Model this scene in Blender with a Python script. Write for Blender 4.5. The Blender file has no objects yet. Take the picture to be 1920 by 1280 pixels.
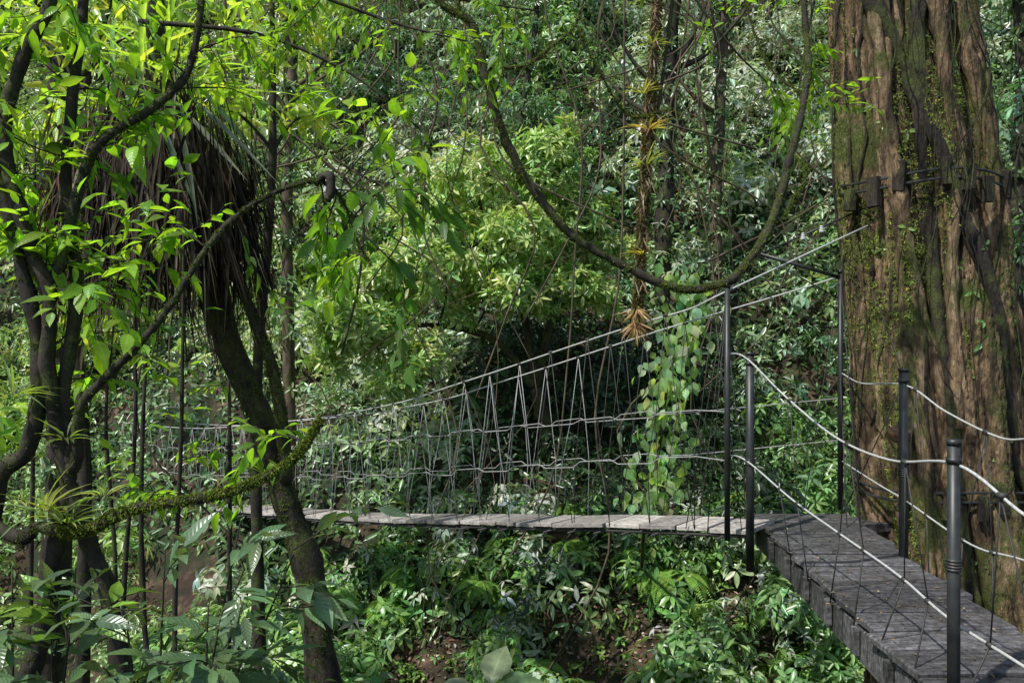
import bpy, math, random
import numpy as np
from mathutils import Vector, noise
random.seed(7); rng=np.random.default_rng(7)
sc=bpy.context.scene
V3=lambda *a: np.array(a,dtype=float)
def nrm(a):
    a=np.asarray(a,float); return a/np.maximum(np.linalg.norm(a,axis=-1,keepdims=True),1e-9)
# ---------------------------------------------------------------- materials
def newmat(name):
    m=bpy.data.materials.new(name); m.use_nodes=True; nt=m.node_tree; nt.nodes.clear()
    return m,nt,nt.nodes,nt.links
def ramp(N,stops):
    r=N.new('ShaderNodeValToRGB'); e=r.color_ramp.elements
    while len(e)<len(stops): e.new(0.5)
    for i,(p,c) in enumerate(stops):
        e[i].position=p; e[i].color=(*c,1) if len(c)==3 else c
    return r
def leaf_mat(name,rough=.4,transl=.35,veins=False,spec=.5,tmul=(1.8,1.75,.6)):
    m,nt,N,L=newmat(name)
    out=N.new('ShaderNodeOutputMaterial'); at=N.new('ShaderNodeAttribute'); at.attribute_name='Col'
    geo=N.new('ShaderNodeNewGeometry')
    no=N.new('ShaderNodeTexNoise'); no.inputs['Scale'].default_value=9; L.new(geo.outputs['Position'],no.inputs['Vector'])
    mr=N.new('ShaderNodeMapRange'); mr.inputs[1].default_value=.3; mr.inputs[2].default_value=.7; mr.inputs[3].default_value=.7; mr.inputs[4].default_value=1.3
    L.new(no.outputs['Fac'],mr.inputs[0])
    sc_=N.new('ShaderNodeVectorMath'); sc_.operation='SCALE'; L.new(at.outputs['Color'],sc_.inputs[0]); L.new(mr.outputs[0],sc_.inputs['Scale'])
    col=sc_.outputs[0]
    p=N.new('ShaderNodeBsdfPrincipled'); p.inputs['Roughness'].default_value=rough; p.inputs['Specular IOR Level'].default_value=spec
    if veins:
        au=N.new('ShaderNodeAttribute'); au.attribute_name='luv'
        sp=N.new('ShaderNodeSeparateXYZ'); L.new(au.outputs['Vector'],sp.inputs[0])
        ab=N.new('ShaderNodeMath'); ab.operation='ABSOLUTE'; L.new(sp.outputs[0],ab.inputs[0])
        m1=N.new('ShaderNodeMapRange'); m1.inputs[1].default_value=.03; m1.inputs[2].default_value=.1; m1.inputs[3].default_value=.6; m1.inputs[4].default_value=0
        L.new(ab.outputs[0],m1.inputs[0])
        a=N.new('ShaderNodeMath'); a.operation='MULTIPLY'; a.inputs[1].default_value=52; L.new(sp.outputs[1],a.inputs[0])
        b=N.new('ShaderNodeMath'); b.operation='MULTIPLY'; b.inputs[1].default_value=10; L.new(ab.outputs[0],b.inputs[0])
        c=N.new('ShaderNodeMath'); c.operation='SUBTRACT'; L.new(a.outputs[0],c.inputs[0]); L.new(b.outputs[0],c.inputs[1])
        s=N.new('ShaderNodeMath'); s.operation='SINE'; L.new(c.outputs[0],s.inputs[0])
        bu=N.new('ShaderNodeBump'); bu.inputs['Strength'].default_value=.22; bu.inputs['Distance'].default_value=.003; L.new(s.outputs[0],bu.inputs['Height']); L.new(bu.outputs[0],p.inputs['Normal'])
        mx=N.new('ShaderNodeMix'); mx.data_type='RGBA'; L.new(m1.outputs[0],mx.inputs['Factor']); L.new(col,mx.inputs['A'])
        br=N.new('ShaderNodeVectorMath'); br.operation='MULTIPLY_ADD'; br.inputs[1].default_value=(1.4,1.3,1.3); br.inputs[2].default_value=(.02,.02,.01); L.new(col,br.inputs[0]); L.new(br.outputs[0],mx.inputs['B'])
        col=mx.outputs['Result']
    L.new(col,p.inputs['Base Color'])
    t=N.new('ShaderNodeBsdfTranslucent'); tc=N.new('ShaderNodeVectorMath'); tc.operation='MULTIPLY'; tc.inputs[1].default_value=tmul
    L.new(col,tc.inputs[0]); L.new(tc.outputs[0],t.inputs['Color'])
    mix=N.new('ShaderNodeMixShader'); mix.inputs[0].default_value=transl
    L.new(p.outputs[0],mix.inputs[1]); L.new(t.outputs[0],mix.inputs[2]); L.new(mix.outputs[0],out.inputs['Surface'])
    return m
def noise_mat(name,stops,scale=5,stretch=(1,1,1),rough=.85,bump=.5,bdist=.02,moss=None,moss_scale=1.5,moss_lo=.5,moss_hi=.6,detail=8,spec=.3,fine=0,island=False):
    m,nt,N,L=newmat(name)
    out=N.new('ShaderNodeOutputMaterial'); geo=N.new('ShaderNodeNewGeometry')
    vm=N.new('ShaderNodeVectorMath'); vm.operation='MULTIPLY'; vm.inputs[1].default_value=stretch; L.new(geo.outputs['Position'],vm.inputs[0])
    no=N.new('ShaderNodeTexNoise'); no.inputs['Scale'].default_value=scale; no.inputs['Detail'].default_value=detail; no.inputs['Roughness'].default_value=.65
    L.new(vm.outputs[0],no.inputs['Vector'])
    r=ramp(N,stops); L.new(no.outputs['Fac'],r.inputs[0]); col=r.outputs[0]
    p=N.new('ShaderNodeBsdfPrincipled'); p.inputs['Roughness'].default_value=rough; p.inputs['Specular IOR Level'].default_value=spec
    hsrc=no.outputs['Fac']
    if island:
        mi=N.new('ShaderNodeMapRange'); mi.inputs[3].default_value=.65; mi.inputs[4].default_value=1.4; L.new(geo.outputs['Random Per Island'],mi.inputs[0])
        sv=N.new('ShaderNodeVectorMath'); sv.operation='SCALE'; L.new(col,sv.inputs[0]); L.new(mi.outputs[0],sv.inputs['Scale']); col=sv.outputs[0]
    if fine:
        nf=N.new('ShaderNodeTexNoise'); nf.inputs['Scale'].default_value=fine; nf.inputs['Detail'].default_value=6; nf.inputs['Roughness'].default_value=.75
        v2=N.new('ShaderNodeVectorMath'); v2.operation='MULTIPLY'; v2.inputs[1].default_value=(1,1,.35); L.new(geo.outputs['Position'],v2.inputs[0]); L.new(v2.outputs[0],nf.inputs['Vector'])
        mrf=N.new('ShaderNodeMapRange'); mrf.inputs[1].default_value=.35; mrf.inputs[2].default_value=.65; mrf.inputs[3].default_value=.35; mrf.inputs[4].default_value=1.45; L.new(nf.outputs['Fac'],mrf.inputs[0])
        sv=N.new('ShaderNodeVectorMath'); sv.operation='SCALE'; L.new(col,sv.inputs[0]); L.new(mrf.outputs[0],sv.inputs['Scale']); col=sv.outputs[0]
        ad=N.new('ShaderNodeMath'); ad.operation='ADD'; L.new(no.outputs['Fac'],ad.inputs[0]); L.new(nf.outputs['Fac'],ad.inputs[1]); hsrc=ad.outputs[0]
    if moss:
        n2=N.new('ShaderNodeTexNoise'); n2.inputs['Scale'].default_value=moss_scale; n2.inputs['Detail'].default_value=9; n2.inputs['Roughness'].default_value=.75; L.new(geo.outputs['Position'],n2.inputs['Vector'])
        mr=N.new('ShaderNodeMapRange'); mr.inputs[1].default_value=moss_lo; mr.inputs[2].default_value=moss_hi; L.new(n2.outputs['Fac'],mr.inputs[0])
        n3=N.new('ShaderNodeTexNoise'); n3.inputs['Scale'].default_value=60; L.new(geo.outputs['Position'],n3.inputs['Vector'])
        r3=ramp(N,[(.3,tuple(c*.45 for c in moss)),(.7,tuple(c*1.5 for c in moss))]); L.new(n3.outputs['Fac'],r3.inputs[0])
        mx=N.new('ShaderNodeMix'); mx.data_type='RGBA'; L.new(mr.outputs[0],mx.inputs['Factor']); L.new(col,mx.inputs['A']); L.new(r3.outputs[0],mx.inputs['B']); col=mx.outputs['Result']
    L.new(col,p.inputs['Base Color'])
    b=N.new('ShaderNodeBump'); b.inputs['Strength'].default_value=bump; b.inputs['Distance'].default_value=bdist; L.new(hsrc,b.inputs['Height']); L.new(b.outputs[0],p.inputs['Normal'])
    L.new(p.outputs[0],out.inputs['Surface'])
    return m
M_leaf_far=leaf_mat('leaf_far',.32,.3,spec=.7,tmul=(1.5,1.65,.75))
M_leaf_near=leaf_mat('leaf_near',.34,.55,True,tmul=(1.75,1.8,.5))
M_leaf_wet=leaf_mat('leaf_glossy',.28,.3,True,spec=.7)
M_moss=leaf_mat('moss_tuft',.9,.3,spec=.1)
M_dead=leaf_mat('dead_leaf',.8,.2,spec=.15)
M_fig=noise_mat('fig_bark',[(.32,(.018,.014,.011)),(.44,(.10,.068,.04)),(.54,(.30,.20,.11)),(.68,(.6,.44,.27))],3.0,(2.6,2.6,.35),.8,1,.08,moss=(.11,.135,.03),moss_scale=1.2,moss_lo=.48,moss_hi=.6,fine=24)
M_figd=noise_mat('fig_bark_dark',[(.3,(.010,.009,.008)),(.6,(.05,.038,.027)),(.8,(.15,.115,.08))],4,(2.2,2.2,.4),.75,1,.04,moss=(.09,.11,.03),moss_scale=1.8,moss_lo=.48,moss_hi=.6,fine=35)
M_bark=noise_mat('mossy_bark',[(.35,(.02,.017,.013)),(.65,(.085,.068,.048))],12,(1,1,.5),.9,1,.02,moss=(.085,.105,.022),moss_scale=3,moss_lo=.46,moss_hi=.62,fine=50)
M_barkd=noise_mat('dark_bark',[(.35,(.013,.011,.009)),(.65,(.05,.04,.03))],14,(1,1,.4),.85,.8,.015,moss=(.06,.08,.018),moss_scale=3.5,moss_lo=.5,moss_hi=.64)
M_barkl=noise_mat('brown_bark',[(.3,(.035,.027,.02)),(.7,(.17,.125,.085))],10,(1,1,.3),.9,1,.02,moss=(.05,.07,.015),moss_scale=2,moss_lo=.5,moss_hi=.62)
M_plank=noise_mat('walkway_wood',[(.3,(.04,.038,.039)),(.5,(.09,.086,.087)),(.75,(.21,.20,.20))],4,(1,9,6),.5,.7,.006,moss=(.06,.052,.04),moss_scale=2.2,moss_lo=.52,moss_hi=.72,spec=.45,fine=22,island=True)
M_deck=noise_mat('bridge_wood',[(.3,(.16,.145,.13)),(.7,(.5,.46,.41))],6,(3,3,5),.7,.6,.006,island=True)
M_steel=noise_mat('painted_steel',[(.35,(.014,.016,.016)),(.6,(.033,.036,.034)),(.75,(.08,.06,.045))],9,(1,1,.6),.45,.3,.003,spec=.5)
M_rope=noise_mat('wire_rope',[(.3,(.28,.29,.28)),(.7,(.58,.58,.54))],60,(1,1,1),.55,.5,.002)
M_roped=noise_mat('dark_rope',[(.3,(.02,.02,.018)),(.7,(.07,.068,.06))],60,(1,1,1),.6,.5,.002)
M_ropem=noise_mat('grey_rope',[(.3,(.18,.18,.175)),(.7,(.46,.46,.44))],60,(1,1,1),.6,.5,.002)
M_ground=noise_mat('forest_floor',[(.3,(.014,.012,.008)),(.5,(.045,.03,.02)),(.62,(.13,.08,.055)),(.8,(.24,.15,.11))],2.2,(1,1,1),.95,1,.08,moss=(.018,.034,.011),moss_scale=.5,moss_lo=.42,moss_hi=.56,detail=12)
M_nest=noise_mat('nest_fibre',[(.3,(.06,.035,.02)),(.7,(.2,.12,.07))],30,(1,1,1),.7,.8,.01)
M_white=noise_mat('ceramic_white',[(.3,(.6,.6,.6)),(.7,(.8,.8,.8))],20,(1,1,1),.3,.1,.001)
# ---------------------------------------------------------------- mesh helpers
def link(o,parent=None):
    sc.collection.objects.link(o)
    if parent: o.parent=parent
    return o
def empty(name):
    e=bpy.data.objects.new(name,None); e.empty_display_size=.2; return link(e)
class MB:
    def __init__(s): s.v=[];s.f=[];s.m=[];s.n=0
    def add(s,v,f,m=0):
        v=np.asarray(v,float); s.v.append(v); s.f+= [tuple(int(i)+s.n for i in q) for q in f]; s.m+=[m]*len(f); s.n+=len(v)
    def obj(s,name,mats,parent=None,smooth=True):
        me=bpy.data.meshes.new(name); me.from_pydata(np.concatenate(s.v).tolist(),[],s.f)
        for m in mats: me.materials.append(m)
        me.polygons.foreach_set('material_index',s.m)
        if smooth: me.polygons.foreach_set('use_smooth',[True]*len(me.polygons))
        me.update(); return link(bpy.data.objects.new(name,me),parent)
def spline(P,seg=6):
    P=np.asarray(P,float)
    if len(P)<3: 
        t=np.linspace(0,1,seg+1)[:,None]; return P[0]*(1-t)+P[-1]*t
    Q=np.vstack([2*P[0]-P[1],P,2*P[-1]-P[-2]]); out=[]
    for i in range(1,len(Q)-2):
        for k in range(seg):
            t=k/seg; a,b,c,d=Q[i-1],Q[i],Q[i+1],Q[i+2]
            out.append(.5*((2*b)+(-a+c)*t+(2*a-5*b+4*c-d)*t*t+(-a+3*b-3*c+d)*t**3))
    out.append(Q[-2]); return np.array(out)
def tube(mb,P,sides=8,mat=0,lump=0,seed=0):
    P=np.asarray(P,float); X=P[:,:3]; R=P[:,3]; n=len(P)
    T=nrm(np.gradient(X,axis=0)); ref=V3(0.31,1,0.17); ref/=np.linalg.norm(ref)
    if abs(T[0]@ref)>.9: ref=V3(1,0,0)
    A=nrm(np.cross(T[0],ref)); vs=[]
    for i in range(n):
        A=nrm(A-T[i]*(A@T[i])); B=np.cross(T[i],A)
        for j in range(sides):
            a=2*math.pi*j/sides; d=A*math.cos(a)+B*math.sin(a); r=R[i]
            if lump: r*=1+lump*noise.noise(Vector((X[i]+d*R[i])*(.35/max(R[i],.02))*1.0)+Vector((seed,0,0)))*2
            vs.append(X[i]+d*r)
    fs=[(i*sides+j,i*sides+(j+1)%sides,(i+1)*sides+(j+1)%sides,(i+1)*sides+j) for i in range(n-1) for j in range(sides)]
    fs.append(tuple(range(sides))[::-1]); fs.append(tuple((n-1)*sides+j for j in range(sides)))
    mb.add(vs,fs,mat)
def rod(mb,a,b,r,mat=0,sides=6):
    tube(mb,[(*a,r),(*b,r)],sides,mat)
def box(mb,c,ax,ay,az,mat=0,bev=.006):
    c=V3(*c); ax=V3(*ax);ay=V3(*ay);az=V3(*az)
    lx,ly,lz=[np.linalg.norm(q) for q in(ax,ay,az)]
    b=min(bev,lx*.4,ly*.4,lz*.4); fx,fy,fz=1-b/lx,1-b/ly,1-b/lz
    rings=[(-1,fx,fy),(-fz,1,1),(fz,1,1),(1,fx,fy)]
    vs=[]
    for z,x,y in rings:
        for sx,sy in((-1,-1),(1,-1),(1,1),(-1,1)): vs.append(c+ax*sx*x+ay*sy*y+az*z)
    fs=[(3,2,1,0),(12,13,14,15)]
    for k in range(3):
        for j in range(4): fs.append((k*4+j,k*4+(j+1)%4,(k+1)*4+(j+1)%4,(k+1)*4+j))
    mb.add(vs,fs,mat)
class Leaves:
    def __init__(s): s.v=[];s.q=[];s.c=[];s.u=[];s.n=0
    def add(s,B,D,U,L,W,C,bend=.25,fold=.12,detail=False):
        B=np.asarray(B,float);n=len(B)
        if n==0:return
        D=nrm(D); S=nrm(np.cross(D,U)); U=nrm(np.cross(S,D))
        L=np.broadcast_to(np.asarray(L,float),(n,))[:,None]; W=np.broadcast_to(np.asarray(W,float),(n,))[:,None]
        bend=np.broadcast_to(np.asarray(bend,float),(n,))[:,None]
        C=np.broadcast_to(np.asarray(C,float),(n,3))
        pt=lambda t,w:(B+D*L*t-U*(bend*L*t*t)+S*(W*.5*w)+U*(fold*W*abs(w)))
        if not detail:
            spec=[(0,0),(.3,-.85),(.68,-.75),(1,0),(.68,.75),(.3,.85)]
            F=np.array([[0,3,2,1],[0,5,4,3]])
        else:
            spec=[(0,0),(.14,0),(.32,0),(.58,0),(.82,0),(1,0),(.14,-.5),(.32,-.95),(.58,-.9),(.82,-.4),(.14,.5),(.32,.95),(.58,.9),(.82,.4)]
            F=np.array([[0,1,6,6],[1,2,7,6],[2,3,8,7],[3,4,9,8],[4,5,9,9],[0,10,1,1],[10,11,2,1],[11,12,3,2],[12,13,4,3],[13,5,4,4]])
        k=len(spec)
        v=np.stack([pt(t,w) for t,w in spec],1)
        s.v.append(v.reshape(-1,3)); s.c.append(np.repeat(C,k,0))
        s.u.append(np.tile(np.array([(w,t,0) for t,w in spec]),(n,1)))
        s.q.append((F[None]+(np.arange(n)*k)[:,None,None]+s.n).reshape(-1,4)); s.n+=n*k
    def obj(s,name,mat,parent=None,smooth=False):
        v=np.concatenate(s.v);q=np.concatenate(s.q);c=np.concatenate(s.c);u=np.concatenate(s.u)
        tri=q[:,2]==q[:,3]
        cnt=np.where(tri,3,4); st=np.concatenate([[0],np.cumsum(cnt)[:-1]])
        mask=np.ones(q.shape,bool); mask[tri,3]=False; li=q[mask]
        me=bpy.data.meshes.new(name)
        me.vertices.add(len(v)); me.vertices.foreach_set('co',v.astype(np.float32).ravel())
        me.loops.add(len(li)); me.loops.foreach_set('vertex_index',li.astype(np.int32))
        me.polygons.add(len(q)); me.polygons.foreach_set('loop_start',st.astype(np.int32))
        if smooth: me.polygons.foreach_set('use_smooth',np.ones(len(q),bool))
        me.update(calc_edges=True)
        a=me.attributes.new('Col','FLOAT_COLOR','POINT'); a.data.foreach_set('color',np.hstack([np.clip(c,0.002,.55),np.ones((len(c),1))]).astype(np.float32).ravel())
        b=me.attributes.new('luv','FLOAT_VECTOR','POINT'); b.data.foreach_set('vector',u.astype(np.float32).ravel())
        me.materials.append(mat); return link(bpy.data.objects.new(name,me),parent)
def varcol(col,n,v=.25,h=.12):
    c=np.tile(np.asarray(col,float),(n,1)) if np.ndim(col)==1 else np.array(col,float)
    c=c*np.exp(rng.normal(0,v,(n,1))); c[:,0]*=np.exp(rng.normal(0,h,n)); c[:,2]*=np.exp(rng.normal(0,h,n)); return c
def rosettes(LV,P,Nn,k,L,W,col,tilt=(.0,.7),droop=.3,bend=.3,detail=False,v=.25):
    P=np.asarray(P,float);n=len(P)
    if n==0:return
    Nn=nrm(Nn); ref=np.where(np.abs(Nn[:,2:3])>.9,V3(1,0,0),V3(0,0,1)); t1=nrm(np.cross(Nn,ref)); t2=np.cross(Nn,t1)
    L=np.broadcast_to(np.asarray(L,float),(n,)); ph=rng.uniform(0,6.28,n)
    C=varcol(col,n,v)
    for j in range(k):
        th=(ph+6.283*j/k+rng.normal(0,.35,n))[:,None]; T=t1*np.cos(th)+t2*np.sin(th)
        fi=rng.uniform(*tilt,n)[:,None]
        D=T*np.cos(fi)+Nn*np.sin(fi)+V3(0,0,-1)*droop*rng.uniform(.4,1.3,(n,1))
        U=Nn*np.cos(fi)-T*np.sin(fi)+V3(0,0,.35)+rng.normal(0,.2,(n,3))
        l=L*rng.uniform(.65,1.2,n)
        LV.add(P+T*l[:,None]*.08,D,U,l,l*W*rng.uniform(.85,1.15,n),C*np.exp(rng.normal(0,.12,(n,1))),bend*rng.uniform(.3,1.5,n),.12,detail)
def cluster_pts(c,r,m,zmin=-.35,shell=(.6,1.0)):
    d=nrm(rng.normal(0,1,(m*3,3))); d=d[d[:,2]>zmin][:m]
    rr=rng.uniform(*shell,(len(d),1)); r=np.asarray(r,float)
    return np.asarray(c,float)+d*rr*r, nrm(d/ r*np.mean(r)+V3(0,0,.35))
# ---------------------------------------------------------------- terrain
PY=[-400,-5,0,3,6,9,12,14,16,18,20,23,26,30,40,400]; PZ=[-1.7,-1.7,-1.75,-3.4,-5.4,-6.1,-5.4,-4.2,-2.5,0.2,3,7.4,12.4,18,24,40]
shf=lambda x: np.clip(.55*np.clip(-np.asarray(x,float)-1,0,None),0,5)
def gz(x,y):
    x=np.asarray(x,float);y=np.asarray(y,float)
    ye=y-shf(x)
    z=np.interp(ye,PY,PZ); w=np.clip((ye-2)/6,0,1)
    return z+w*(.35*np.sin(x*.7+1.3*np.sin(y*.4))+.3*np.sin(y*.9+x*.35)+.12*np.sin(x*2.3+y*1.7))
gx=np.sinh(np.linspace(-5,5,221))*5.2; gy=np.sinh(np.linspace(-4.5,4.5,221))*7+12
XX,YY=np.meshgrid(gx,gy); ZZ=gz(XX,YY)
nn=len(gx); tb=MB()
tb.add(np.stack([XX.ravel(),YY.ravel(),ZZ.ravel()],1),[(i*nn+j,i*nn+j+1,(i+1)*nn+j+1,(i+1)*nn+j) for i in range(nn-1) for j in range(nn-1)])
tb.obj('forest_ground',[M_ground])
def clearing(x,y):
    return ((x-1.5)/1.0)**2+((y-12.6)/.75)**2<1 or ((x+1.4)/1.0)**2+((y-12.6)/.8)**2<1 or ((x-3.6)/.5)**2+((y-12.4)/.4)**2<1
# ---------------------------------------------------------------- bridge path
BR=spline(np.array([(2.46,8.3,-1.97),(1.38,9.25,-2.14),(-.44,11,-2.5),(-3.36,14,-3.08),(-6.9,17.5,-3.62),(-10.2,20.6,-3.85)]),12)
def br_dist(x,y):
    d=np.min(np.hypot(x[:,None]-BR[None,:,0]-.25,y[:,None]-BR[None,:,1]-.3),1); return d
# ---------------------------------------------------------------- hillside foliage
HL=Leaves()
NC=2700
cx=rng.uniform(-22,20,NC*3); ce=rng.uniform(10,28,NC*3); cy=ce+shf(cx)
ok=(np.abs(cx)<.70*cy+1.2); cx=cx[ok][:NC]; cy=cy[ok][:NC]
cz=gz(cx,cy)
for x,y,z in zip(cx,cy,cz):
    ye=y-float(shf(x))
    if z<-5.0 and random.random()<.5: continue
    if clearing(x,y): continue
    r=random.uniform(.35,.95)*(1+.35*noise.noise(Vector((x*.3,y*.3,0))))
    if ye>20: r*=1.2
    off=random.uniform(-.1,1.1)*(1 if z>-4 else .5)
    c=V3(x,y-off*.6,z+off*.7+.1)
    if br_dist(c[:1],c[1:2])[0]<r+.75 and c[2]+r>-4.4+.0: continue
    nz=noise.noise(Vector((x*.22,y*.22,z*.22)))
    nz2=noise.noise(Vector((x*.6+9,y*.6,z*.6)))
    nz3=noise.noise(Vector((x*.35+20,y*.35,z*.35)))
    pale=V3(.42,.52,.35); deep=V3(.09,.19,.07); yel=V3(.40,.52,.14)  # pale: grey-green leaves, whitened to carry sky glare in their colour
    k=min(1,max(0,.62+nz*1.6+nz2*1.0)); col=deep*(1-k)+pale*k
    if nz3>.2: col=col*.65+V3(.28,.42,.09)*.35
    if x<-5: col=col*.5+yel*.5
    if z<-1.8: col=col*.5+V3(.20,.36,.11)*.5
    if -.8<x<4.8 and c[2]<.4 and y>13.6: col=V3(.03,.06,.022)   # shade below the broadleaf tree, painted into the leaf colour
    big=(nz2>.22 and ye<22)
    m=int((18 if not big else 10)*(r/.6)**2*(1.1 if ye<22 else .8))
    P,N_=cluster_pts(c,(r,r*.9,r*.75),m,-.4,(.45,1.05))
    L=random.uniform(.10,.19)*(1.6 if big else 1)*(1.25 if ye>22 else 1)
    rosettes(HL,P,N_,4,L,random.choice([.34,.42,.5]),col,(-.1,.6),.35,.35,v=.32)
n=45000; x=rng.uniform(-20,18,n); ye=rng.uniform(13.3,28,n); y=ye+shf(x); k=(np.abs(x)<.7*y+1); x=x[k];y=y[k]; n=len(x)
P=np.stack([x,y,gz(x,y)+rng.uniform(.02,.3,n)],1); D=rng.normal(0,1,(n,3)); D[:,1]-=.5; D[:,2]-=.3
HL.add(P,D,V3(0,-.6,.8)+rng.normal(0,.3,(n,3)),rng.uniform(.14,.3,n),rng.uniform(.06,.12,n),varcol((.12,.21,.08),n,.4),.3)
HL.obj('hillside_foliage',M_leaf_far)
# ---------------------------------------------------------------- unseen canopy clumps, added to dapple the sunlight
CL=Leaves()
for i in range(70):
    x=random.uniform(-20,12);y=random.uniform(10,30); z=max(11.5,float(gz(x+4,y))+6)+random.uniform(0,4)
    z=max(z,.5*y+3.2)
    if noise.noise(Vector((x*.16+5,y*.16,1)))<.06: continue
    sx=x+.6*(z-2); sy=y+.26*(z-2)
    if -6<sx<4.5 and 12<sy<21: continue      # leave out clumps whose shadow would land on the broadleaf tree
    P,N_=cluster_pts((x,y,z),(1.2,1.2,.6),12,-1,(.3,1))
    rosettes(CL,P,N_,5,.42,.45,(.08,.15,.03),(-.2,.5),.3)
CL.obj('added_shade_canopy',M_leaf_far)
# ---------------------------------------------------------------- background trunks + lianas
def bgtree(name,pts,r0,r1,mat=M_barkd,fol=None):
    e=empty(name); mb=MB(); S=spline(pts,6); R=np.linspace(r0,r1,len(S))
    tube(mb,np.hstack([S,R[:,None]]),10,0,.15)
    for k in range(4):
        i=random.randrange(len(S)//2,len(S)); p=S[i]; d=nrm(V3(random.uniform(-1,1),random.uniform(-.5,.5),random.uniform(.3,1)))
        Q=spline([p,p+d*.9,p+d*1.8+V3(0,0,.5)],5); tube(mb,np.hstack([Q,np.linspace(R[i]*.5,.02,len(Q))[:,None]]),7,0)
    mb.obj('trunk',[mat],e)
    lv=Leaves(); ii=rng.integers(2,len(S),300); P=S[ii]+rng.normal(0,.06,(300,3)); th=rng.uniform(0,6.28,300)
    N_=np.stack([np.cos(th),np.sin(th),.3+0*th],1); rosettes(lv,P+N_*R[ii][:,None],N_,4,.17,.4,(.12,.2,.07),(0,.7),.4)
    for c in (fol or []):
        P,N_=cluster_pts(c[:3],(c[3],c[3],c[3]*.8),int(45*c[3]**2)+8); rosettes(lv,P,N_,5,.2,.4,c[4] if len(c)>4 else (.16,.27,.09),(0,.6),.35)
    lv.obj('leaves',M_leaf_far,e); return e
g=lambda x,y: float(gz(x,y))
bgtree('forest_tree',[(-4.4,16,g(-4.4,16)-.3),(-4.5,16,2),(-4.4,16,5),(-4.3,16,8.5)],.13,.08,M_barkl)
bgtree('forest_tree',[(3.3,18,g(3.3,18)-.3),(3.4,17.8,3),(3.5,17.8,6),(3.6,17.5,9)],.2,.15,M_barkd,[(3.6,17.5,10.2,1.2)])
bgtree('forest_tree',[(4.8,18.5,g(4.8,18.5)-.3),(4.7,18.5,2.5),(4.8,18.5,5.2),(5.0,18.5,9)],.16,.11,M_barkl,[(5.0,18.5,10.6,1.1)])
bgtree('forest_tree',[(.3,19,g(.3,19)-.3),(.2,19,5),(.6,19,8),(.4,19,11)],.08,.05,M_barkd)
bgtree('forest_tree',[(-6.4,11,g(-6.4,11)-.3),(-6.2,11,-1),(-6.3,11,2),(-6.1,11,6)],.2,.14,M_barkd,[(-6.2,11,5.3,1.3,(.27,.43,.08)),(-5.4,10.6,4.2,.8,(.27,.43,.08))])
bgtree('forest_tree',[(9.5,15,g(9.5,15)-.3),(9.4,15,1),(9.6,15,5),(9.3,15,9)],.2,.12,M_barkd,[(9,15,6.2,1.4,(.16,.29,.17)),(9.6,14.6,4,1.2,(.16,.29,.17)),(9.8,14,1.6,1.2,(.14,.26,.13))])
mb=MB()
for i in range(70):
    x=random.uniform(-6,7);y=random.uniform(10.5,17); zt=.45*y+1.5
    zb=random.uniform(-1,3.5) 
    if random.random()<.25: zb=g(x,y)
    P=[(x+random.uniform(-.3,.3)*k,y+random.uniform(-.1,.1),zt+(zb-zt)*k/6) for k in range(7)]
    S=spline(P,4); tube(mb,np.hstack([S,np.full((len(S),1),random.choice([.006,.008,.012,.018]))]),5,0,.1)
mb.obj('hanging_vines',[M_barkl])
# ---------------------------------------------------------------- central bush tree
bt=empty('broadleaf_tree'); lv=Leaves(); mb=MB()
CB=[(.6,15,3.25,.95),(-.8,15.2,2.7,1.0),(-1.65,15,2.0,.85),(0,14.6,1.95,1.1),(1.25,15.2,2.4,.8),(1.0,14.7,1.1,.85),(-2.4,14.9,1.05,.8),(-2.7,14.4,-.1,1.0),(-3.2,14.6,.1,.75),(-1.75,14.5,-.35,.6),(-.6,15,.9,.8),(1.6,15,.75,.5),(-.2,15.4,3.3,.6),(-1.2,14.4,1.2,.75),(-2.1,14.2,-.75,.5),(1.7,15.3,1.7,.6),(.1,14.2,.9,.65),(-3.0,14.7,.9,.5),(1.0,15,3.7,.5)]
fork=V3(.45,15.6,-.9)
S=spline([(.75,15.8,g(.75,15.8)-.2),(.7,15.7,-1.8),fork],8); tube(mb,np.hstack([S,np.linspace(.19,.13,len(S))[:,None]]),10,0,.15)
limbs=[spline([fork,(-.3,15.5,0),(-1.4,15.2,.3),(-2.5,14.9,.2)],7),spline([fork,(.2,15.6,.6),(-.4,15.4,1.6),(-.6,15.3,2.6)],7),spline([fork,(.8,15.7,.6),(.9,15.4,1.6),(.7,15.2,2.9)],7)]
for S in limbs: tube(mb,np.hstack([S,np.linspace(.10,.03,len(S))[:,None]]),8,0,.15)
allL=np.concatenate(limbs)
for c in CB:
    cc=V3(*c[:3]); r=c[3]; st0=allL[np.argmin(np.linalg.norm(allL-(cc-V3(0,0,.4)),axis=1))]
    Q=spline([st0,(st0+cc)/2+rng.normal(0,.12,3),cc],6); tube(mb,np.hstack([Q,np.linspace(.03,.008,len(Q))[:,None]]),6,0,.1)
    lead=V3(.37,.54,.16)*random.uniform(.9,1.15)
    for s in range(3):
        sc_=cc+rng.normal(0,.3*r,3)*V3(1,.8,.7); rs=r*random.uniform(.55,.75)
        P,N_=cluster_pts(sc_,(rs,rs,rs*.85),int(110*rs**2)+12,-.5,(.65,1.05)); rosettes(lv,P,N_,7,.19,.36,lead,(.0,.9),.08,.3,v=.2)
    for s in range(6):
        sc_=cc+nrm(rng.normal(0,1,3))*V3(1,.8,.85)*r*random.uniform(.6,.95); rs=r*random.uniform(.2,.38)
        P,N_=cluster_pts(sc_,(rs,rs,rs*.8),int(150*rs**2)+6,-.45,(.5,1.1)); rosettes(lv,P,N_,7,random.uniform(.15,.22),.34,lead*random.uniform(.75,1.25),(.0,.9),.08,.3,v=.22)
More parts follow.
